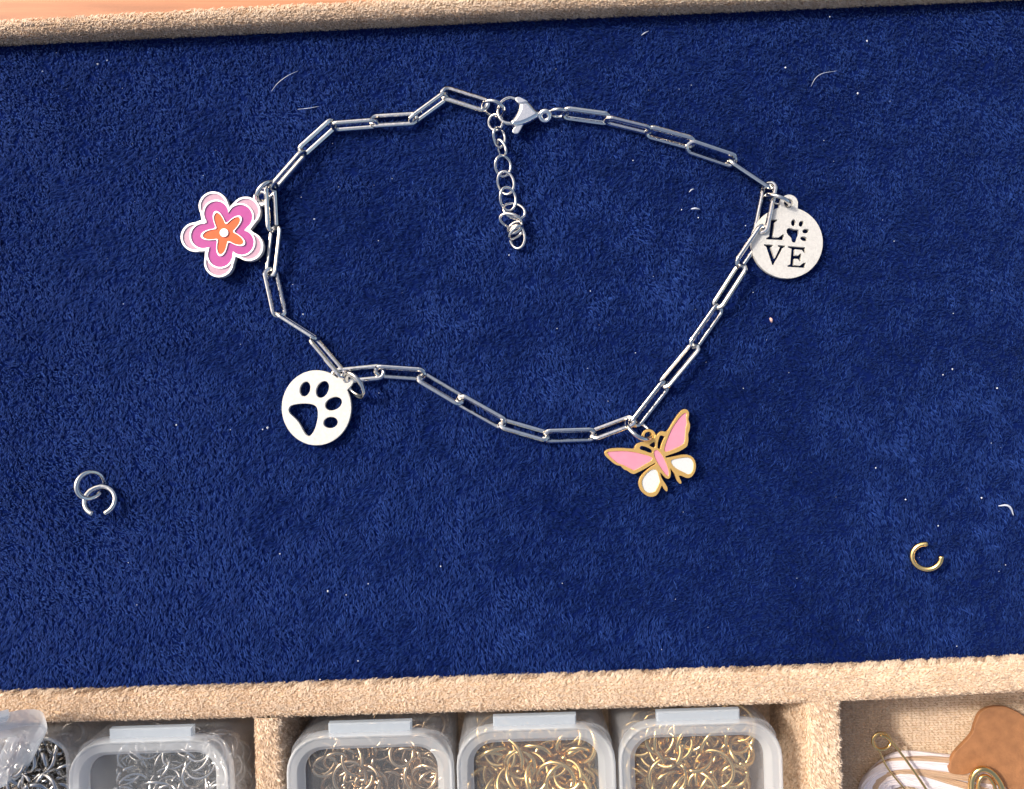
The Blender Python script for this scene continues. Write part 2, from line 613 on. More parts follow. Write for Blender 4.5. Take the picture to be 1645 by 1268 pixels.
# table under the tray
me = mk('tabletop', [(-600, -500, -26.4), (600, -500, -26.4), (600, 700, -26.4), (-600, 700, -26.4)], [(0, 1, 2, 3)])
part('tabletop', me, M['wood'], None, kind='structure')

# ------------------------------------------------------------------ bracelet
WL, WR = 27.0, 3.8                  # link width and wire radius in photo pixels
pxmm = H / F
brac = thing('chain_bracelet', 'open silver paperclip chain bracelet with lobster clasp lying on blue velvet', 'bracelet', P(822, 420, 0))
BO = Vector(P(822, 420, 0))

# drawn wire with ground facets: a shallow ridge above and below, chamfered sides
WIRE = [(1.0, 0.22), (0.80, 0.62), (0.42, 0.82), (0.0, 0.96), (-0.42, 0.82), (-0.80, 0.62), (-1.0, 0.22), (-1.0, -0.22), (-0.80, -0.62), (0.0, -0.92), (0.80, -0.62), (1.0, -0.22)]

def stadium(L, W, r, n=11):
    """centre line of a long link, outer size L x W"""
    R = W / 2 - r
    hx = L / 2 - r - R * 0.9
    pts = []
    for k in range(n + 1):
        a = -math.pi / 2 + math.pi * k / n
        pts.append((hx + R * 0.9 * math.cos(a), R * math.sin(a)))
    for k in range(n + 1):
        a = math.pi / 2 + math.pi * k / n
        pts.append((-hx + R * 0.9 * math.cos(a), R * math.sin(a)))
    return pts

def link(p0, p1, w, sign, zc=None, name='chain_link'):
    z = 1.2
    a, b = P(p0[0], p0[1], z), P(p1[0], p1[1], z)
    L = (b - a).length
    d = (b - a).normalized()
    pv = Vector((-d.y, d.x, 0))
    W, r = WL * pxmm, WR * pxmm
    mx, my = (p0[0] + p1[0]) / 2, (p0[1] + p1[1]) / 2
    dpx = Vector((p1[0] - p0[0], p1[1] - p0[1])).normalized()
    best = None
    for deg in range(0, 116):
        phi = math.radians(deg) * sign
        z0 = -0.35 + r + abs(math.sin(phi)) * (W / 2 - r) * 0.95 if zc is None else zc
        ctr_ = P(mx, my, z0)
        v_ = pv * math.cos(phi) + Vector((0, 0, 1)) * math.sin(phi)
        q = []
        for e in (ctr_ + v_ * (W / 2 - r), ctr_ - v_ * (W / 2 - r)):
            k = F / (H - e.z)
            q.append(Vector((CX + e.x * k, CY - e.y * k)))
        df = q[0] - q[1]
        wid = abs(df.x * dpx.y - df.y * dpx.x) + 2 * WR
        err = abs(wid - w)
        if best is None or err < best[0]:
            best = (err, phi, z0, ctr_, v_)
    _, phi, z0, ctr, vv = best
    path = [ctr + d * x + vv * y for x, y in stadium(L, W, r)]
    v, f = tube(path, r, len(WIRE), True, prof=WIRE)
    return part(name, mk(name, v, f, False, BO), M['steel'], brac)

LINKS = [
    # upper left, from the flower to the clasp
    ((435, 306), (491, 242), 15, 1), ((480, 248), (540, 194), 20, -1), ((531, 204), (609, 198), 17, 1),
    ((592, 195), (673, 190), 21, -1), ((657, 197), (720, 151), 17, 1), ((707, 147), (787, 172), 23, -1),
    # right of the clasp to the round word charm
    ((901, 181), (982, 192), 21, 1), ((970, 192), (1048, 211), 16, -1), ((1036, 210), (1117, 232), 22, 1),
    ((1101, 233), (1184, 261), 26, 1), ((1168, 256), (1240, 304), 6.4, 1), ((1238, 291), (1220, 377), 25, 1),
    ((1230, 362), (1183, 430), 19, -1), ((1195, 424), (1148, 497), 20, 1), ((1159, 490), (1110, 560), 20, -1),
    ((1121, 552), (1062, 623), 21, 1), ((1073, 613), (1016, 686), 20, -1),
    # bottom run, from the butterfly to the paw disc
    ((1022, 673), (947, 701), 20, 1), ((959, 698), (871, 701), 22, -1), ((884, 703), (800, 679), 19, 1),
    ((813, 684), (733, 639), 22, -1), ((746, 647), (670, 602), 21, 1), ((686, 602), (600, 596), 21, -1),
    ((620, 597), (530, 606), 25, 1), ((556, 608), (499, 541), 16, -1), ((513, 547), (442, 502), 10, 1),
    # left upright run back to the flower
    ((451, 512), (433, 429), 25, 1), ((434, 447), (444, 361), 19, -1), ((438, 376), (434, 296), 19, 1),
]
for l in LINKS:
    link(l[0], l[1], min(l[2] * 1.1, 26.5) if l[2] > 12 else l[2], l[3])

def ring_path(cx, cy, z, R, ang, ratio, gap=0.0, gap_at=0.0, n=36, sgn=1, b=None):
    """circle of radius R px seen as an ellipse: long axis at ang (deg, counter-clockwise in the picture), short/long = ratio"""
    c = P(cx, cy, z)
    vw = (Vector((0, 0, H)) - c).normalized()
    m = Vector((math.cos(math.radians(ang)), math.sin(math.radians(ang)), 0))
    m = (m - vw * m.dot(vw)).normalized()
    q = vw.cross(m) * ratio + vw * (sgn * math.sqrt(max(0, 1 - ratio * ratio)))
    R = R * (H - z) / F
    B = R if b is None else b * (H - z) / F
    g0 = math.radians(gap_at + gap / 2)
    span = 2 * math.pi - math.radians(gap)
    k = n if gap == 0 else n + 1
    return [c + m * (R * math.cos(g0 + span * i / n)) + q * (B * math.sin(g0 + span * i / n)) for i in range(k)]

def ring_mesh(name, org, r_px, *a, sides=10, **kw):
    p = ring_path(*a, **kw)
    v, f = tube(p, r_px * pxmm, sides, kw.get('gap', 0) == 0)
    return mk(name, v, f, True, org)

# connector rings
part('connector_ring', ring_mesh('connector_ring', BO, 3.0, 793, 175, 1.4, 18, -22, 0.62), M['steel'], brac)
part('connector_ring', ring_mesh('connector_ring', BO, 2.9, 897, 182, 1.3, 14.5, 0, 0.40), M['steel'], brac)

# extender chain
EXT = [(796, 197, 12, 90, .92, 12, 0), (802, 221, 15, 100, .75, 12, .5), (806, 239, 14, 105, .5, 12, .6), (808, 267, 16, 98, .95, 13, .25),
       (812.5, 294, 18, 103, .95, 13.5, .25), (816, 320, 18.5, 100, .95, 13, .25), (826, 339, 18, -18, .85, 13, .3),
       (820.5, 355, 18, -20, .85, 12.5, .3), (827, 366, 13, 35, .6, 12, .3), (829, 374, 14, 42, .55, 12, .3), (831, 381, 18, 95, .92, 13, .1)]
for k, (cx, cy, a, ang, rat, b, tw) in enumerate(EXT):
    z = 0.75 + (0.35 if k % 2 else 0.0) + (0.5 if k in (8, 9) else 0)
    p = ring_path(cx, cy, z, a, ang, rat, b=b, n=26, sgn=1 if k % 2 else -1)
    p = [q + Vector((0, 0, tw * math.sin(4 * math.pi * i / 26))) for i, q in enumerate(p)]
    v, f = tube(p, 2.5 * pxmm, 9, True)
    part('extender_link', mk('extender_link', v, f, True, BO), M['steel'], brac)

# lobster clasp (read from the crop at 780,140 enlarged 11.75 times)
ZC = 1.7
k_ = crop(780, 140, 11.75, ZC)
cl_thing_parts = []
hook = catmull([tuple(p) for p in k_([(575, 235), (465, 205), (360, 235), (280, 310), (238, 420), (238, 520), (290, 620), (380, 680), (470, 695)])], 6)
nh = len(hook)
v, f = tube(hook, [0.34 + 0.16 * abs(i / (nh - 1) - 0.3) for i in range(nh)], 10, False, 1.4)
clasp = part('lobster_clasp', flat_shape('lobster_clasp', [[tuple(p[:2]) for p in k_(sm([(478, 728), (440, 690), (505, 620), (570, 530), (615, 430), (632, 325), (700, 285),
            (800, 285), (880, 365), (945, 440), (1000, 480), (1010, 560), (960, 600), (860, 655), (720, 718), (580, 748)], 4))]], 0.35, 2.75, 0.85, BO, True), M['satin'], brac)
part('clasp_hook', mk('clasp_hook', v, f, True, BO), M['steel'], clasp)
k2 = crop(780, 140, 11.75, 2.4)
part('clasp_gate', flat_shape('clasp_gate', [[tuple(p[:2]) for p in k2(sm([(560, 245), (585, 205), (640, 198), (720, 235), (800, 285), (730, 305), (640, 325), (595, 300)], 3))]],
                              1.1, 2.9, 0.2, BO), M['satin'], clasp)
k3 = crop(780, 140, 11.75, 1.6)
part('clasp_lever', flat_shape('clasp_lever', [[tuple(p[:2]) for p in k3(sm([(505, 850), (530, 785), (570, 745), (650, 720), (725, 690), (690, 770), (645, 850), (610, 890), (550, 890)], 3))]],
                               0.9, 2.0, 0.2, BO), M['satin'], clasp)
part('clasp_eye', ring_mesh('clasp_eye', BO, 4.0, 780 + 1120 / 11.75, 140 + 545 / 11.75, 1.5, 7.6, 0, 0.95, n=28), M['satin'], clasp)

# ------------------------------------------------------------------ flower charm (crop 280,290 x7.459)
zf = 2.3
c_ = crop(280, 290, 7.459, zf)
fo = P(360, 375, 0)
flower = thing('flower_charm', 'pink and orange enamel flower charm hanging left of the chain', 'flower charm', fo)
FC = (600, 632)
AX = [math.atan2(y - 632, x - 600) for x, y in [(470, 310), (860, 370), (890, 790), (535, 985), (255, 680)]]
DS = [347, 366, 332, 360, 349]

def petal_outline(dist_add, rho, notch, dd=0, n=16):
    order = sorted(range(5), key=lambda i: AX[i])
    pts = []
    for o in range(5):
        i = order[o]
        j = order[(o + 1) % 5]
        a0 = AX[i]
        a1 = AX[j]
        if a1 < a0:
            a1 += 2 * math.pi
        half = (a1 - a0) / 2
        for s, (ax, D) in ((1, (a0, DS[i] + dd)), (-1, (a1, DS[j] + dd))):
            seq = range(n + 1) if s == 1 else range(n - 1, 0, -1)
            for k in seq:
                de = half * k / n
                lim = math.asin(min(0.999, rho / D)) * 0.93
                if de < lim:
                    r = D * math.cos(de) + math.sqrt(max(0, rho * rho - (D * math.sin(de)) ** 2))
                else:
                    r0 = D * math.cos(lim) + math.sqrt(max(0, rho * rho - (D * math.sin(lim)) ** 2))
                    u = (de - lim) / max(1e-6, half - lim)
                    r = r0 + (notch - r0) * u
                r = max(r, notch)
                t = ax + s * de
                pts.append((FC[0] + r * math.cos(t), FC[1] + r * math.sin(t)))
    return pts

outer = petal_outline(0, 176, 312)
magenta = petal_outline(0, 146, 244, -95)
def star_outline(tip, val, n=14, pw=1.0):
    order = sorted(range(5), key=lambda i: AX[i])
    pts = []
    for o in range(5):
        a0 = AX[order[o]]
        a1 = AX[order[(o + 1) % 5]]
        if a1 < a0:
            a1 += 2 * math.pi
        for k in range(2 * n):
            u = k / (2 * n)
            w = 0.5 + 0.5 * math.cos(2 * math.pi * u)
            w = w ** pw
            r = val + (tip - val) * w
            t = a0 + (a1 - a0) * u
            pts.append((FC[0] + r * math.cos(t), FC[1] + r * math.sin(t)))
    return pts
star_out = star_outline(283, 128, pw=1.15)
star_in = star_outline(258, 108, pw=1.15)
cres = []
for i in range(5):
    ax = AX[i]
    c1 = (FC[0] + DS[i] * math.cos(ax), FC[1] + DS[i] * math.sin(ax), 152.0)
    d2 = DS[i] - 95
    c2 = (FC[0] + d2 * math.cos(ax), FC[1] + d2 * math.sin(ax), 166.0)
    a_max = None
    for k in range(0, 180):
        t = math.radians(k)
        x, y = c1[0] + c1[2] * math.cos(ax + t), c1[1] + c1[2] * math.sin(ax + t)
        if math.hypot(x - c2[0], y - c2[1]) < c2[2]:
            a_max = t
            break
    o = [(c1[0] + c1[2] * math.cos(ax + a_max * s), c1[1] + c1[2] * math.sin(ax + a_max * s)) for s in np.linspace(-1, 1, 22)]
    e = o[-1]
    b_max = abs((math.atan2(e[1] - c2[1], e[0] - c2[0]) - ax + math.pi) % (2 * math.pi) - math.pi)
    inn = [(c2[0] + c2[2] * math.cos(ax + b_max * s), c2[1] + c2[2] * math.sin(ax + b_max * s)) for s in np.linspace(1, -1, 18)][1:-1]
    cres.append(o + inn)
xy = lambda pts: [tuple(p[:2]) for p in c_(pts)]
part('plate', flat_shape('plate', [xy(outer)], 0.9, 2.05, 0.1, fo), M['silver_rim'], flower)
part('rim', flat_shape('rim', [xy(outer), xy(magenta)] + [xy(q) for q in cres], 2.05, 2.42, 0.04, fo), M['silver_rim'], flower)
for q in cres:
    part('petal_tip_enamel', flat_shape('petal_tip_enamel', [xy(q)], 2.05, 2.15, 0.0, fo), M['enamel_blush'], flower)
part('petal_enamel', flat_shape('petal_enamel', [xy(magenta)], 2.052, 2.17, 0.0, fo), M['enamel_magenta'], flower)
part('star_rim', flat_shape('star_rim', [xy(star_out), xy(star_in)], 2.17, 2.46, 0.03, fo), M['silver_rim'], flower)
part('star_enamel', flat_shape('star_enamel', [xy(star_in)], 2.17, 2.24, 0.0, fo), M['enamel_orange'], flower)
part('center_dot', flat_shape('center_dot', [xy(ell(600, 630, 52, 52))], 2.24, 2.55, 0.08, fo), M['silver_rim'], flower)
part('bail', flat_shape('bail', [xy(ell(1028, 212, 92, 92)), xy(ell(1040, 195, 55, 55))], 0.95, 2.0, 0.1, fo), M['silver_rim'], flower)
rg = ring_mesh('jump_ring', fo, 3.7, 428, 308, 1.9, 19, 45, 0.55)
part('jump_ring', rg, M['steel'], flower)

# ------------------------------------------------------------------ paw disc (crop 440,580 x8.456)
po = P(508, 655, 0)
paw = thing('paw_charm', 'round silver disc charm with a large cut out paw print', 'paw charm', po)
zt = 1.3
d_ = crop(440, 580, 8.456, zt)
xy = lambda pts: [tuple(p[:2]) for p in d_(pts)]
pad = sm([(200, 665), (225, 615), (290, 592), (400, 580), (500, 587), (560, 610), (590, 655), (597, 740), (580, 850), (545, 950), (500, 1010), (475, 1022), (440, 1005), (405, 960), (370, 890), (320, 815), (260, 755), (215, 710)], 3)
toes = [ell(423, 382, 70, 102, -15), ell(660, 388, 80, 120, -25), ell(810, 582, 120, 84, 25), ell(770, 838, 98, 76, 8)]
# the circle with its hanging tab as one outline
def disc_tab(c, R, Ry, t, tr, n=72):
    ta = math.atan2(t[1] - c[1], t[0] - c[0])
    D = math.hypot(t[0] - c[0], t[1] - c[1])
    pts = []
    for k in range(n * 2):
        a = 2 * math.pi * k / (n * 2)
        de = (a - ta + math.pi) % (2 * math.pi) - math.pi
        r0 = 1 / math.sqrt((math.cos(a) / R) ** 2 + (math.sin(a) / Ry) ** 2)
        if abs(D * math.sin(de)) < tr and abs(de) < 1.2:
            r0 = max(r0, D * math.cos(de) + math.sqrt(tr * tr - (D * math.sin(de)) ** 2))
        pts.append((c[0] + r0 * math.cos(a), c[1] + r0 * math.sin(a)))
    return pts
part('disc', flat_shape('disc', [xy(disc_tab((578, 637), 472, 510, (985, 262), 100)), xy(pad), xy(ell(992, 255, 48, 48))] + [xy(t) for t in toes], 0.25, 1.3, 0.08, po), M['brushed'], paw)
part('jump_ring', ring_mesh('jump_ring', po, 3.0, 568, 617, 2.5, 22, -50, 0.45), M['steel'], paw)
part('jump_ring', ring_mesh('jump_ring', po, 3.0, 571, 621, 2.3, 21, -56, 0.42), M['steel'], paw)

# ------------------------------------------------------------------ LOVE disc (crop 1180,280 x7.044)
lo = P(1265, 390, 0)
love = thing('love_charm', 'round silver disc charm reading LOVE with a small paw', 'love charm', lo)
d_ = crop(1180, 280, 7.044, 0.9)
xy = lambda pts: [tuple(p[:2]) for p in d_(pts)]
Lp = [(385, 513), (485, 513), (484, 526), (455, 545), (438, 700), (450, 716), (500, 716), (533, 692), (545, 680), (563, 684), (552, 746), (358, 737), (361, 722), (392, 706), (410, 560), (386, 530)]
Vp = [(333, 793), (437, 799), (437, 812), (413, 826), (457, 950), (515, 828), (491, 816), (492, 803), (578, 808), (577, 820), (550, 834), (447, 1028), (428, 1028), (360, 822), (334, 808)]
Ep = [(605, 813), (803, 828), (806, 893), (790, 895), (765, 858), (686, 850), (682, 918), (722, 921), (745, 897), (759, 898), (752, 988), (737, 988), (720, 960), (679, 957), (674, 1028), (740, 1036), (783, 1002), (810, 1003), (797, 1061), (600, 1048), (601, 1033), (631, 1022), (646, 845), (607, 830)]
pd = sm([(590, 640), (603, 615), (640, 611), (672, 625), (702, 625), (729, 635), (730, 680), (714, 722), (702, 758), (678, 774), (652, 762), (640, 720), (612, 692), (594, 665)], 3)
ts = [ell(668, 550, 27, 38, -8, 20), ell(757, 560, 27, 36, -30, 20), ell(807, 644, 38, 25, 12, 20), ell(786, 731, 40, 25, -12, 20)]
part('disc', flat_shape('disc', [xy(disc_tab((595, 775), 405, 405, (617, 335), 104)), xy(ell(612, 328, 52, 52))] + [xy(q) for q in [Lp, Vp, Ep, pd] + ts], -0.1, 0.9, 0.05, lo), M['brushed'], love)
part('jump_ring', ring_mesh('jump_ring', lo, 3.2, 1249.5, 322, 1.3, 19.5, -20, 0.30), M['steel'], love)

# ------------------------------------------------------------------ butterfly charm (crop 960,640 x7.459)
bo = P(1050, 730, 0)
bfly = thing('butterfly_charm', 'gold butterfly charm with pink and white enamel wings', 'butterfly charm', bo)
zb = 1.7
d_ = crop(960, 640, 7.459, zb)
xy = lambda pts: [tuple(p[:2]) for p in d_(pts)]
sil = [(600, 528), (555, 522), (510, 530), (470, 550), (447, 580), (430, 605), (300, 597), (180, 600), (110, 620), (82, 650), (95, 690), (140, 735), (200, 785), (240, 805), (270, 808), (290, 825), (320, 855), (350, 865), (385, 890), (430, 908), (470, 895), (530, 865), (600, 825), (688, 776),
       (692, 790), (640, 820), (580, 870), (530, 920), (500, 975), (492, 1030), (510, 1090), (550, 1140), (600, 1172), (650, 1180), (700, 1165), (735, 1120), (758, 1070), (772, 1048), (792, 1080), (815, 1110), (830, 1115), (839, 1100), (832, 1060), (802, 1010), (765, 950), (752, 892),
       (775, 912), (805, 947), (842, 966), (868, 948), (878, 900), (872, 838), (895, 868), (928, 920), (945, 970), (970, 1010), (990, 1025), (1004, 1015), (1000, 990), (982, 955), (976, 928), (1010, 932), (1050, 950), (1095, 955), (1140, 925), (1170, 870), (1178, 810), (1165, 745), (1130, 700), (1080, 678), (1010, 678), (930, 695), (826, 712),
       (818, 694), (900, 665), (980, 635), (1040, 600), (1075, 570), (1080, 540), (1088, 500), (1085, 430), (1095, 400), (1108, 340), (1100, 290), (1088, 250), (1095, 190), (1085, 150), (1050, 130), (1010, 145), (960, 200), (900, 290), (832, 398), (785, 394), (745, 405), (718, 432), (705, 452), (690, 440), (665, 500)]
g1 = [(508, 585), (530, 570), (600, 590), (645, 618), (656, 640), (640, 658), (570, 632), (510, 612)]
g2 = [(755, 445), (802, 460), (795, 485), (768, 540), (750, 602), (735, 607), (718, 590), (722, 530), (735, 480)]
g3 = [(620, 562), (684, 520), (688, 580), (670, 592)]
e_lw = [(112, 652), (170, 638), (300, 632), (430, 645), (560, 675), (640, 703), (656, 722), (640, 750), (570, 790), (480, 845), (430, 862), (400, 845), (370, 832), (310, 802), (270, 787), (230, 770), (170, 720)]
e_rw = [(1050, 175), (1066, 190), (1060, 230), (1068, 300), (1055, 360), (1050, 440), (1040, 520), (1010, 560), (900, 615), (830, 640), (802, 630), (800, 590), (830, 500), (880, 380), (950, 270), (1010, 200)]
e_b = [(690, 622), (722, 627), (770, 680), (820, 780), (850, 870), (853, 915), (838, 933), (800, 898), (740, 810), (690, 720), (672, 655)]
e_l = [(685, 852), (715, 880), (735, 950), (745, 1000), (715, 1060), (690, 1110), (650, 1130), (600, 1130), (560, 1100), (535, 1050), (530, 990), (560, 930), (620, 870)]
e_r = [(880, 745), (940, 725), (1030, 710), (1090, 712), (1130, 740), (1148, 790), (1140, 860), (1110, 903), (1075, 910), (1040, 890), (990, 868), (930, 833), (890, 790)]
sS = lambda q: xy(sm(q, 2))
part('backplate', flat_shape('backplate', [sS(sil), sS(g1), sS(g2), sS(g3)], 0.7, 1.45, 0.05, bo), M['pale_gold'], bfly)
part('frame', flat_shape('frame', [sS(sil)] + [sS(q) for q in (g1, g2, g3, e_lw, e_rw, e_b, e_l, e_r)], 1.45, 1.8, 0.04, bo), M['pale_gold'], bfly)
for nm, q, m in (('wing_enamel', e_lw, 'enamel_pink'), ('wing_enamel', e_rw, 'enamel_pink'), ('body_enamel', e_b, 'enamel_pink'), ('lower_wing_enamel', e_l, 'enamel_white'), ('lower_wing_enamel', e_r, 'enamel_white')):
    part(nm, flat_shape(nm, [sS(q)], 1.452, 1.60, 0.0, bo), M[m], bfly)
part('bail', flat_shape('bail', [xy(ell(614, 455, 84, 84)), xy(ell(612, 452, 50, 50))], 0.8, 1.66, 0.06, bo), M['pale_gold'], bfly)
part('jump_ring', ring_mesh('jump_ring', bo, 3.5, 1026.5, 690, 1.6, 22.5, -36, 0.45, sgn=-1), M['steel'], bfly)

# ------------------------------------------------------------------ loose jump rings on the velvet
def loose(label, cat, m, cx, cy, z, R, ang, ratio, gap, gat, r, group=None, sgn=1):
    o_ = P(cx, cy, 0)
    p = ring_path(cx, cy, z, R, ang, ratio, gap=gap, gap_at=gat, sgn=sgn, n=44)
    p = [q + Vector((0, 0, 0.55 * (i / (len(p) - 1) - 0.5))) for i, q in enumerate(p)]
    v, f = tube(p, r * pxmm, 12, False)
    ob = part('jump_ring', mk('jump_ring', v, f, True, o_), M[m])
    ob.location = Vector(o_) * MM
    return tag(ob, label, cat, group)
loose('upper silver jump ring of the linked pair on the blue velvet', 'jump ring', 'steel', 145.5, 779.5, 1.2, 21.5, 70, 0.90, 22, -95, 4.1, 'open jump rings lying on the velvet')
loose('lower silver jump ring of the linked pair, open at the bottom', 'jump ring', 'steel', 160.5, 804, 1.5, 22.5, 60, 0.93, 40, -155, 4.1, 'open jump rings lying on the velvet', -1)
loose('single open gold jump ring lying alone on the blue velvet', 'jump ring', 'gold', 1488, 894.5, 1.0, 20.5, 30, 0.94, 78, 10, 4.0, 'open jump rings lying on the velvet')

# ------------------------------------------------------------------ lint
def blob(c, r):
    v = [Vector(c) + Vector(d) * r * random.uniform(0.6, 1.3) for d in ((1, 0, 0), (-1, 0, 0), (0, 1, 0), (0, -1, 0), (0, 0, 1), (0, 0, -1))]
    return v, [(0, 2, 4), (2, 1, 4), (1, 3, 4), (3, 0, 4), (2, 0, 5), (1, 2, 5), (3, 1, 5), (0, 3, 5)]
specks = [(430, 687, 3.2), (422, 690, 1.6), (283, 683, 2.4), (527, 950, 2.6), (505, 352, 2), (708, 910, 1.8), (1378, 150, 2.5), (1393, 66, 1.8), (1262, 109, 2), (1333, 27, 2), (1455, 803, 2), (1577, 800, 2.2), (1407, 752, 2), (1507, 845, 2), (1530, 593, 2), (1515, 602, 2), (1602, 624, 2), (608, 387, 1.6), (818, 410, 1.5), (450, 890, 2), (556, 956, 1.8), (220, 972, 2), (68, 115, 2), (157, 103, 2.4), (172, 97, 1.4), (487, 505, 1.6), (1210, 470, 1.6), (630, 287, 1.4), (1017, 258, 1.8), (1122, 350, 1.5), (895, 528, 1.6), (1021, 567, 1.6), (1194, 624, 1.6), (1095, 337, 1.3), (575, 1062, 1.6), (514, 1092, 1.6)]
for _ in range(80):
    specks.append((random.uniform(5, 1640), random.uniform(85, 1050), random.uniform(0.5, 1.2)))
me = mk('lint_specks', *join(*[blob(P(x, y, -0.05), r * pxmm * 0.8) for x, y, r in specks]))
o = part('lint_specks', me, M['lint'], kind='stuff')
o['label'] = 'tiny white lint specks scattered over the blue velvet'
def fibre(label, pts, r, m='lint_hair'):
    p = catmull([tuple(P(x, y, z)) for x, y, z in pts], 6)
    o_ = Vector(p[0])
    v, f = tube(p, [r * pxmm * (0.35 + 0.65 * math.sin(math.pi * (i + 0.5) / len(p))) for i in range(len(p))], 6, False)
    ob = part('lint_fibre', mk('lint_fibre', v, f, True, o_), M[m])
    ob.location = o_ * MM
    tag(ob, label, 'lint', 'lint fibres on the velvet')
fibre('thin curved white hair on the velvet, up and left of the chain top', [(436, 147, 0.1), (446, 134, 0.6), (462, 122, 0.8), (479, 114, 0.2)], 0.5)
fibre('faint straight white hair just above the upper left chain links', [(478, 176, 0.1), (496, 174, 0.4), (513, 171, 0.1)], 0.4)
fibre('long curved white hair on the velvet at the upper right', [(1303, 139, 0.1), (1310, 126, 0.7), (1322, 118, 0.8), (1345, 114, 0.2)], 0.5)
fibre('thick bent whitish fibre near the right edge of the velvet', [(1604, 813, 0.1), (1617, 812, 0.5), (1624, 817, 0.5), (1628, 828, 0.1)], 1.8)
fibre('short white sliver inside the bracelet below its upper right links', [(1107, 309, 0.1), (1111, 305, 0.4), (1115, 304, 0.1)], 1.1)
fibre('short pale flat sliver left of the LOVE disc', [(1110, 336, 0.1), (1117, 335, 0.4), (1124, 336.5, 0.1)], 1.5)
fibre('tiny pinkish crumb on the velvet below the LOVE disc', [(1237, 511, 0.1), (1239, 514, 0.4), (1240, 518, 0.1)], 2.4, 'lint_pink')
fibre('short white hair just below the back rail at the upper right', [(1030, 57, 0.1), (1036, 53, 0.4), (1042, 50, 0.1)], 0.8)

# ------------------------------------------------------------------ clear plastic boxes
def rrect(w, h, r, n=7):
    pts = []
    for cx, cy, a0 in ((w / 2 - r, h / 2 - r, 0), (-w / 2 + r, h / 2 - r, 90), (-w / 2 + r, -h / 2 + r, 180), (w / 2 - r, -h / 2 + r, 270)):
        for k in range(n + 1):
            a = math.radians(a0 + 90 * k / n)
            pts.append((cx + r * math.cos(a), cy + r * math.sin(a)))
    return pts

def ring_loft(loops, cap_first=False, cap_last=False):
    V, Fc = [], []
    k = len(loops[0])
    for l in loops:
        V += l
    for i in range(len(loops) - 1):
        for j in range(k):
            l = (j + 1) % k
            Fc.append((i * k + j, i * k + l, (i + 1) * k + l, (i + 1) * k + j))
    if cap_first:
        Fc.append(tuple(reversed(range(k))))
    if cap_last:
        Fc.append(tuple((len(loops) - 1) * k + j for j in range(k)))
    return V, Fc

RC = 8.2
def lid_meshes(w, h, g=3.7):
    def L(ins, z):
        return [Vector((x, y, z)) for x, y in rrect(w - 2 * ins, h - 2 * ins, max(RC - ins, 1.0))]
    rim = ring_loft([L(0.15, -0.6), L(0.0, 1.4), L(0.06, 2.5), L(0.25, 2.85), L(0.55, 2.9), L(0.8, 2.65), L(1.0, 2.55), L(g - 1.45, 2.7), L(g - 1.25, 2.6), L(g - 0.25, 1.3), L(g - 0.05, 1.1), L(g, 0.5)])
    pan = ring_loft([L(g, 0.5), L(g + 0.4, 0.15)], False, True)
    tw, td = 18.4, 2.9
    tv = []
    for z, g in ((-0.4, 0), (1.0, 0), (1.3, 0.3)):
        tv.append([Vector((x, y, z)) for x, y in ((-tw / 2 + g, h / 2 - 0.9), (tw / 2 - g, h / 2 - 0.9), (tw / 2 - g, h / 2 + td - 0.9 - g), (-tw / 2 + g, h / 2 + td - 0.9 - g))])
    return rim, pan, ring_loft(tv, True, True)

def body_mesh(w, h, z0, z1):
    def L(ins, z, rr=0):
        return [Vector((x, y, z)) for x, y in rrect(w - 2 * ins, h - 2 * ins, max(5.2 - ins - rr, 0.6))]
    return ring_loft([L(1.1, z0 + 1.0, 0), L(0.9, z1), L(0.1, z1), L(0.5, z0 + 0.8), L(1.2, z0)], True, True)

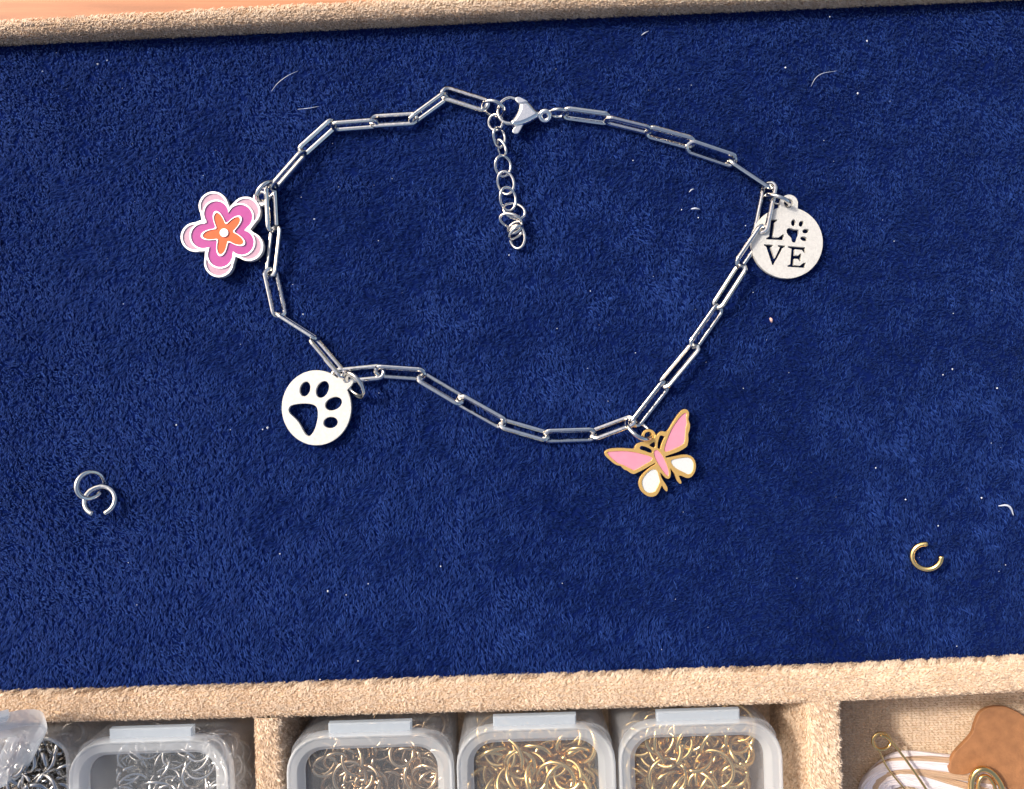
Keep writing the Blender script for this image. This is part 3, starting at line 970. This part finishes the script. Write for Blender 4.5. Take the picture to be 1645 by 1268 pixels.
LZ = 0.4
BOX = [(-160, 101, 1196), (106, 367, 1192), (457, 727, 1183), (731, 988, 1172), (993, 1257, 1164)]
BLAB = ['clear plastic box at the far left corner with its lid tilted open', 'clear lidded box of silver rings left of the left divider',
        'clear lidded box of dull bronze rings just right of the left divider', 'clear lidded box of gold rings in the middle of its row of three',
        'clear lidded box of gold rings beside the wide right divider']
box_info = []
ROT = Matrix.Rotation(ANG, 4, 'Z')
for i, (xl, xr, ytop) in enumerate(BOX):
    zt = LZ + 3.0
    s = (H - zt) / F
    w = (xr - xl) * s
    h = 36.0
    mid = P((xl + xr) / 2, ytop - 2, zt)
    c = Vector((mid.x, mid.y, 0)) - uy * (h / 2)
    b = thing('plastic_box', BLAB[i], 'plastic box', (c.x, c.y, FLOOR + 0.1), 'clear plastic boxes of jump rings')
    b.rotation_euler = (0, 0, ANG)
    zo = FLOOR + 0.1
    v, f = body_mesh(w - 0.6, h - 0.6, 0.0, LZ - zo)
    bd = part('box_body', mk('box_body', v, f, False), M['plastic_body'], b)
    rim, pan, tabm = lid_meshes(w, h, 3.7 if i else 6.6)
    lid = part('lid', mk('lid', rim[0], rim[1], True), M['plastic' if i else 'plastic_open'], b)
    part('lid_panel', mk('lid_panel', pan[0], pan[1], False), M['plastic_panel' if i else 'plastic'], lid)
    part('latch_tab', mk('latch_tab', tabm[0], tabm[1], False), M['plastic_tab'], lid)
    if i > 0:
        lid.location = (0, 0, (LZ - zo) * MM)
    else:
        # open lid leaning across the corner, one corner dropped among the rings
        d1 = Vector((1, 0, -1.0)).normalized()
        d2 = Vector((-0.63, -0.77, -0.62))
        d2 = (d2 - d1 * d2.dot(d1)).normalized()
        nz = d2.cross(d1)
        if nz.z < 0:
            nz = -nz
        R = Matrix((d1, -d2, d1.cross(-d2))).transposed().to_4x4()
        corner = P(90, 1152, 9.0)
        # world matrix: the lid's corner (+w/2, +h/2) sits at that point
        Mw = Matrix.Translation(Vector(corner) * MM) @ R @ Matrix.Translation(Vector((-w / 2, -h / 2, -3.0)) * MM)
        Pw = Matrix.Translation(Vector((c.x, c.y, zo)) * MM) @ ROT
        lid.matrix_local = Pw.inverted() @ Mw
    box_info.append((c, w, h))

# rings in the boxes: one shared mesh per metal and size, each ring an object
def ring_proto(name, R, r, gap, m):
    n = 30
    g = math.radians(gap)
    p = [Vector((R * math.cos(g / 2 + (2 * math.pi - g) * k / n), R * math.sin(g / 2 + (2 * math.pi - g) * k / n), 0)) for k in range(n + 1)]
    v, f = tube(p, r, 8, False)
    me = mk(name, v, f, True)
    me.materials.append(m)
    return me
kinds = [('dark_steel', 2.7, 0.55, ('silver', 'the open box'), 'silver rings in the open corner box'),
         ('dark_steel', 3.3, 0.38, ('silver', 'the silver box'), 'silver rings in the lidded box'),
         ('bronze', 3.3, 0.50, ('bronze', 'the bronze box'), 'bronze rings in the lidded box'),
         ('shaded_gold', 3.9, 0.58, ('gold', 'the middle box of three'), 'gold rings in the middle box'),
         ('shaded_gold', 3.8, 0.54, ('gold', 'the rightmost box'), 'gold rings in the box beside the wide divider')]
boxed = []
for i, (mn, R, r, lab, grp) in enumerate(kinds):
    c, w, h = box_info[i]
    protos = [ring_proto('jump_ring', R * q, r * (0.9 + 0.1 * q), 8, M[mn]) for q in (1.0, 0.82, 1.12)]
    cnt = (40, 44, 48, 42, 42)[i]
    for k in range(cnt):
        q = protos[k % 3]
        m_ = R * 1.0 + 1.6
        yy = h / 2 - m_ - random.random() * 15.0
        xx = random.uniform(-w / 2 + m_, w / 2 - m_)
        if i == 0:
            xx = random.uniform(w / 2 - 16, w / 2 - m_)
        if i == 1 and random.random() < 0.6:
            xx = random.uniform(-2, w / 2 - m_)
        zz = -11.0 + 4.6 * (k / cnt) + (2 if i == 0 else 0)
        ob = bpy.data.objects.new('jump_ring', q)
        COL.objects.link(ob)
        pos = Vector((c.x, c.y, 0)) + ux * xx + uy * yy
        ob.location = Vector((pos.x, pos.y, zz)) * MM
        ob.rotation_euler = (max(-0.8, min(0.8, random.gauss(0, 0.45))), max(-0.8, min(0.8, random.gauss(0, 0.45))), random.uniform(0, 6.28))
        ex, ey = ob.rotation_euler[0], ob.rotation_euler[1]
        lean = math.degrees(math.acos(max(-1, min(1, math.cos(ex) * math.cos(ey)))))
        x0_, x1_ = ((w / 2 - 16, w / 2 - m_) if i == 0 else (-w / 2 + m_, w / 2 - m_))
        cb = min(3, max(0, int(4 * (xx - x0_) / (x1_ - x0_))))
        rb = min(2, int((h / 2 - m_ - yy) / 5.0))
        boxed.append(ob)
        tag(ob, '%s %s %s jump ring, %s row %s, in %s' % (('medium', 'small', 'large')[k % 3], 'flat' if lean < 14 else ('tilted' if lean < 30 else 'steep'), lab[0],
            ('back', 'middle', 'front')[rb], ('far left', 'left', 'right', 'far right')[cb], lab[1]), 'jump ring', grp)
    # what lies deeper in the heap
    vf = []
    for k in range(110):
        m_ = R * 0.9 + 2.0
        pos = Vector((c.x, c.y, 0)) + ux * random.uniform(-w / 2 + m_, w / 2 - m_) + uy * (h / 2 - m_ - random.random() * 25)
        E = Matrix.Rotation(random.uniform(0, 6.28), 3, 'Z') @ Matrix.Rotation(random.gauss(0, 0.6), 3, 'X')
        z = random.uniform(-18, -11)
        p = [Vector((pos.x, pos.y, z)) + E @ Vector((R * 0.9 * math.cos(2 * math.pi * t / 18), R * 0.9 * math.sin(2 * math.pi * t / 18), 0)) for t in range(18)]
        vf.append(tube(p, r, 6, True))
    v, f = join(*vf)
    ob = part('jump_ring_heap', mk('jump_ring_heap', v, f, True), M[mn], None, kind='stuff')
    ob['label'] = 'deeper ' + {'dark_steel': 'silver', 'shaded_gold': 'gold'}.get(mn, mn) + ' rings of the heap in a clear box'

# rings of like look and place in one box are told apart by their height in the heap
same = {}
for ob in boxed:
    same.setdefault(ob['label'], []).append(ob)
for lb, obs in same.items():
    if len(obs) > 1:
        obs.sort(key=lambda o: -o.location.z)
        words = ['upper', 'lower'] if len(obs) == 2 else ['uppermost', 'second highest', 'third highest', 'fourth highest', 'fifth highest', 'sixth highest'][:len(obs) - 1] + ['lowest']
        for o_, wd_ in zip(obs, words):
            o_['label'] = wd_ + ' ' + lb

# ------------------------------------------------------------------ right-hand compartment
# thread skein
so = P(1450, 1250, -22)
skein = thing('thread_skein', 'white and tan embroidery thread skein on the tan compartment floor', 'thread', so)
for k in range(11):
    t = (k % 6) / 5.0
    lay = k // 6
    zb_ = FLOOR + 1.5 + lay * 1.5
    j = lambda: random.gauss(0, 2.5)
    t += 0.1 * lay
    core = catmull([tuple(P(*q)) for q in [(1460 + 30 * t + j(), 1420, zb_), (1412 + 26 * t + j(), 1330 + j(), zb_), (1386 + 36 * t + j(), 1274 - 4 * t + j(), zb_), (1404 + 34 * t + j(), 1238 + 16 * t + j(), zb_ + 0.3),
            (1450 + 12 * t + j(), 1216 + 42 * t + j(), zb_ + 0.5), (1530 + j(), 1216 + 56 * t + j(), zb_ + 0.4), (1620 + j(), 1226 + 72 * t + j(), zb_), (1760, 1260 + 70 * t + j(), zb_)]], 9)
    for q in range(8):
        ph = 2 * math.pi * q / 8
        rad = random.uniform(0.45, 0.95)
        p = []
        for i, c0 in enumerate(core):
            tg = (core[min(i + 1, len(core) - 1)] - core[max(i - 1, 0)]).normalized()
            sd0 = Vector((-tg.y, tg.x, 0)).normalized()
            a0 = ph + i * 0.14
            p.append(c0 + sd0 * (rad * math.cos(a0)) + Vector((0, 0, 0.8 * rad * math.sin(a0))))
        v, f = tube(p, random.uniform(0.30, 0.42), 7, False)
        tan_ = k in (1, 4, 8) or (k in (2, 6, 9) and q < 3)
        part('thread_strand', mk('thread_strand', v, f, True, so), M['thread_tan' if tan_ else 'thread_white'], skein)

# leather piece
lo2 = P(1610, 1230, -19)
d_ = crop(1300, 1040, 4.768, -19.0)
leather_pts = sm([(1085, 965), (1082, 890), (1115, 812), (1190, 732), (1250, 660), (1272, 590), (1300, 520), (1350, 475), (1430, 455), (1510, 460), (1585, 490), (1650, 532), (1760, 610), (1900, 700), (2000, 860), (1960, 1060),
                 (1800, 1180), (1600, 1150), (1440, 1010), (1300, 950), (1190, 978)], 4)
ob = part('leather_piece', flat_shape('leather_piece', [[tuple(p[:2]) for p in d_(leather_pts)]], -20.2, -19.0, 0.2, lo2), M['leather'])
ob.location = Vector(lo2) * MM
tag(ob, 'smooth brown leather piece with rounded lobes over the thread skein', 'leather piece')

# safety pins
def wire(pts, r, seg=8):
    p = catmull([tuple(P(*q)) for q in pts], seg)
    return tube(p, r, 9, False)
pz = -18.3
p1 = P(1415, 1190, pz)
pin = thing('safety_pin', 'thin gold safety pin with coiled end lying against the tan floor', 'safety pin', p1, 'safety pins in the tan compartment')
coil = []
for k in range(27):
    a = math.radians(150 - 30 * k)
    rr = 13.5 + (1.5 if k > 12 else 0)
    coil.append((1416 + rr * math.cos(a), 1191 - rr * 0.92 * math.sin(a), pz - 0.6 + 0.07 * k))
part('coil', mk('coil', *wire(coil, 0.28, 3), True, p1), M['gold'], pin)
part('upper_arm', mk('upper_arm', *wire([(1414, 1181, pz + 1.2), (1428, 1188, pz + 1.2), (1450, 1214, pz + 1.2), (1475, 1249, pz + 1.1), (1530, 1330, pz + 0.8)], 0.32), True, p1), M['gold'], pin)
part('pin_arm', mk('pin_arm', *wire([(1403, 1192, pz), (1412, 1206, pz), (1424, 1231, pz), (1444, 1257, pz - 0.4), (1500, 1320, pz - 0.8)], 0.24), True, p1), M['gold'], pin)
p2 = P(1585, 1250, pz)
pin2 = thing('safety_pin', 'thick rounded gold safety pin head in front of the brown leather', 'safety pin', p2, 'safety pins in the tan compartment')
part('wire_loop', mk('wire_loop', *wire([(1561, 1330, pz + 1), (1560, 1268, pz + 1), (1563, 1246, pz + 1.4), (1574, 1236, pz + 1.8), (1588, 1238, pz + 1.8), (1601, 1250, pz + 1.6), (1611, 1272, pz + 1.2), (1625, 1340, pz + 1)],
                                [0.75, ] * 1 and 0.72), True, p2), M['gold'], pin2)
part('head_plate', mk('head_plate', *wire([(1571, 1336, pz + 0.4), (1571, 1268, pz + 0.4), (1575, 1250, pz + 0.6), (1585, 1247, pz + 0.6), (1594, 1256, pz + 0.4), (1600, 1275, pz + 0.2), (1605, 1336, pz)], 0.45), True, p2), M['gold'], pin2)
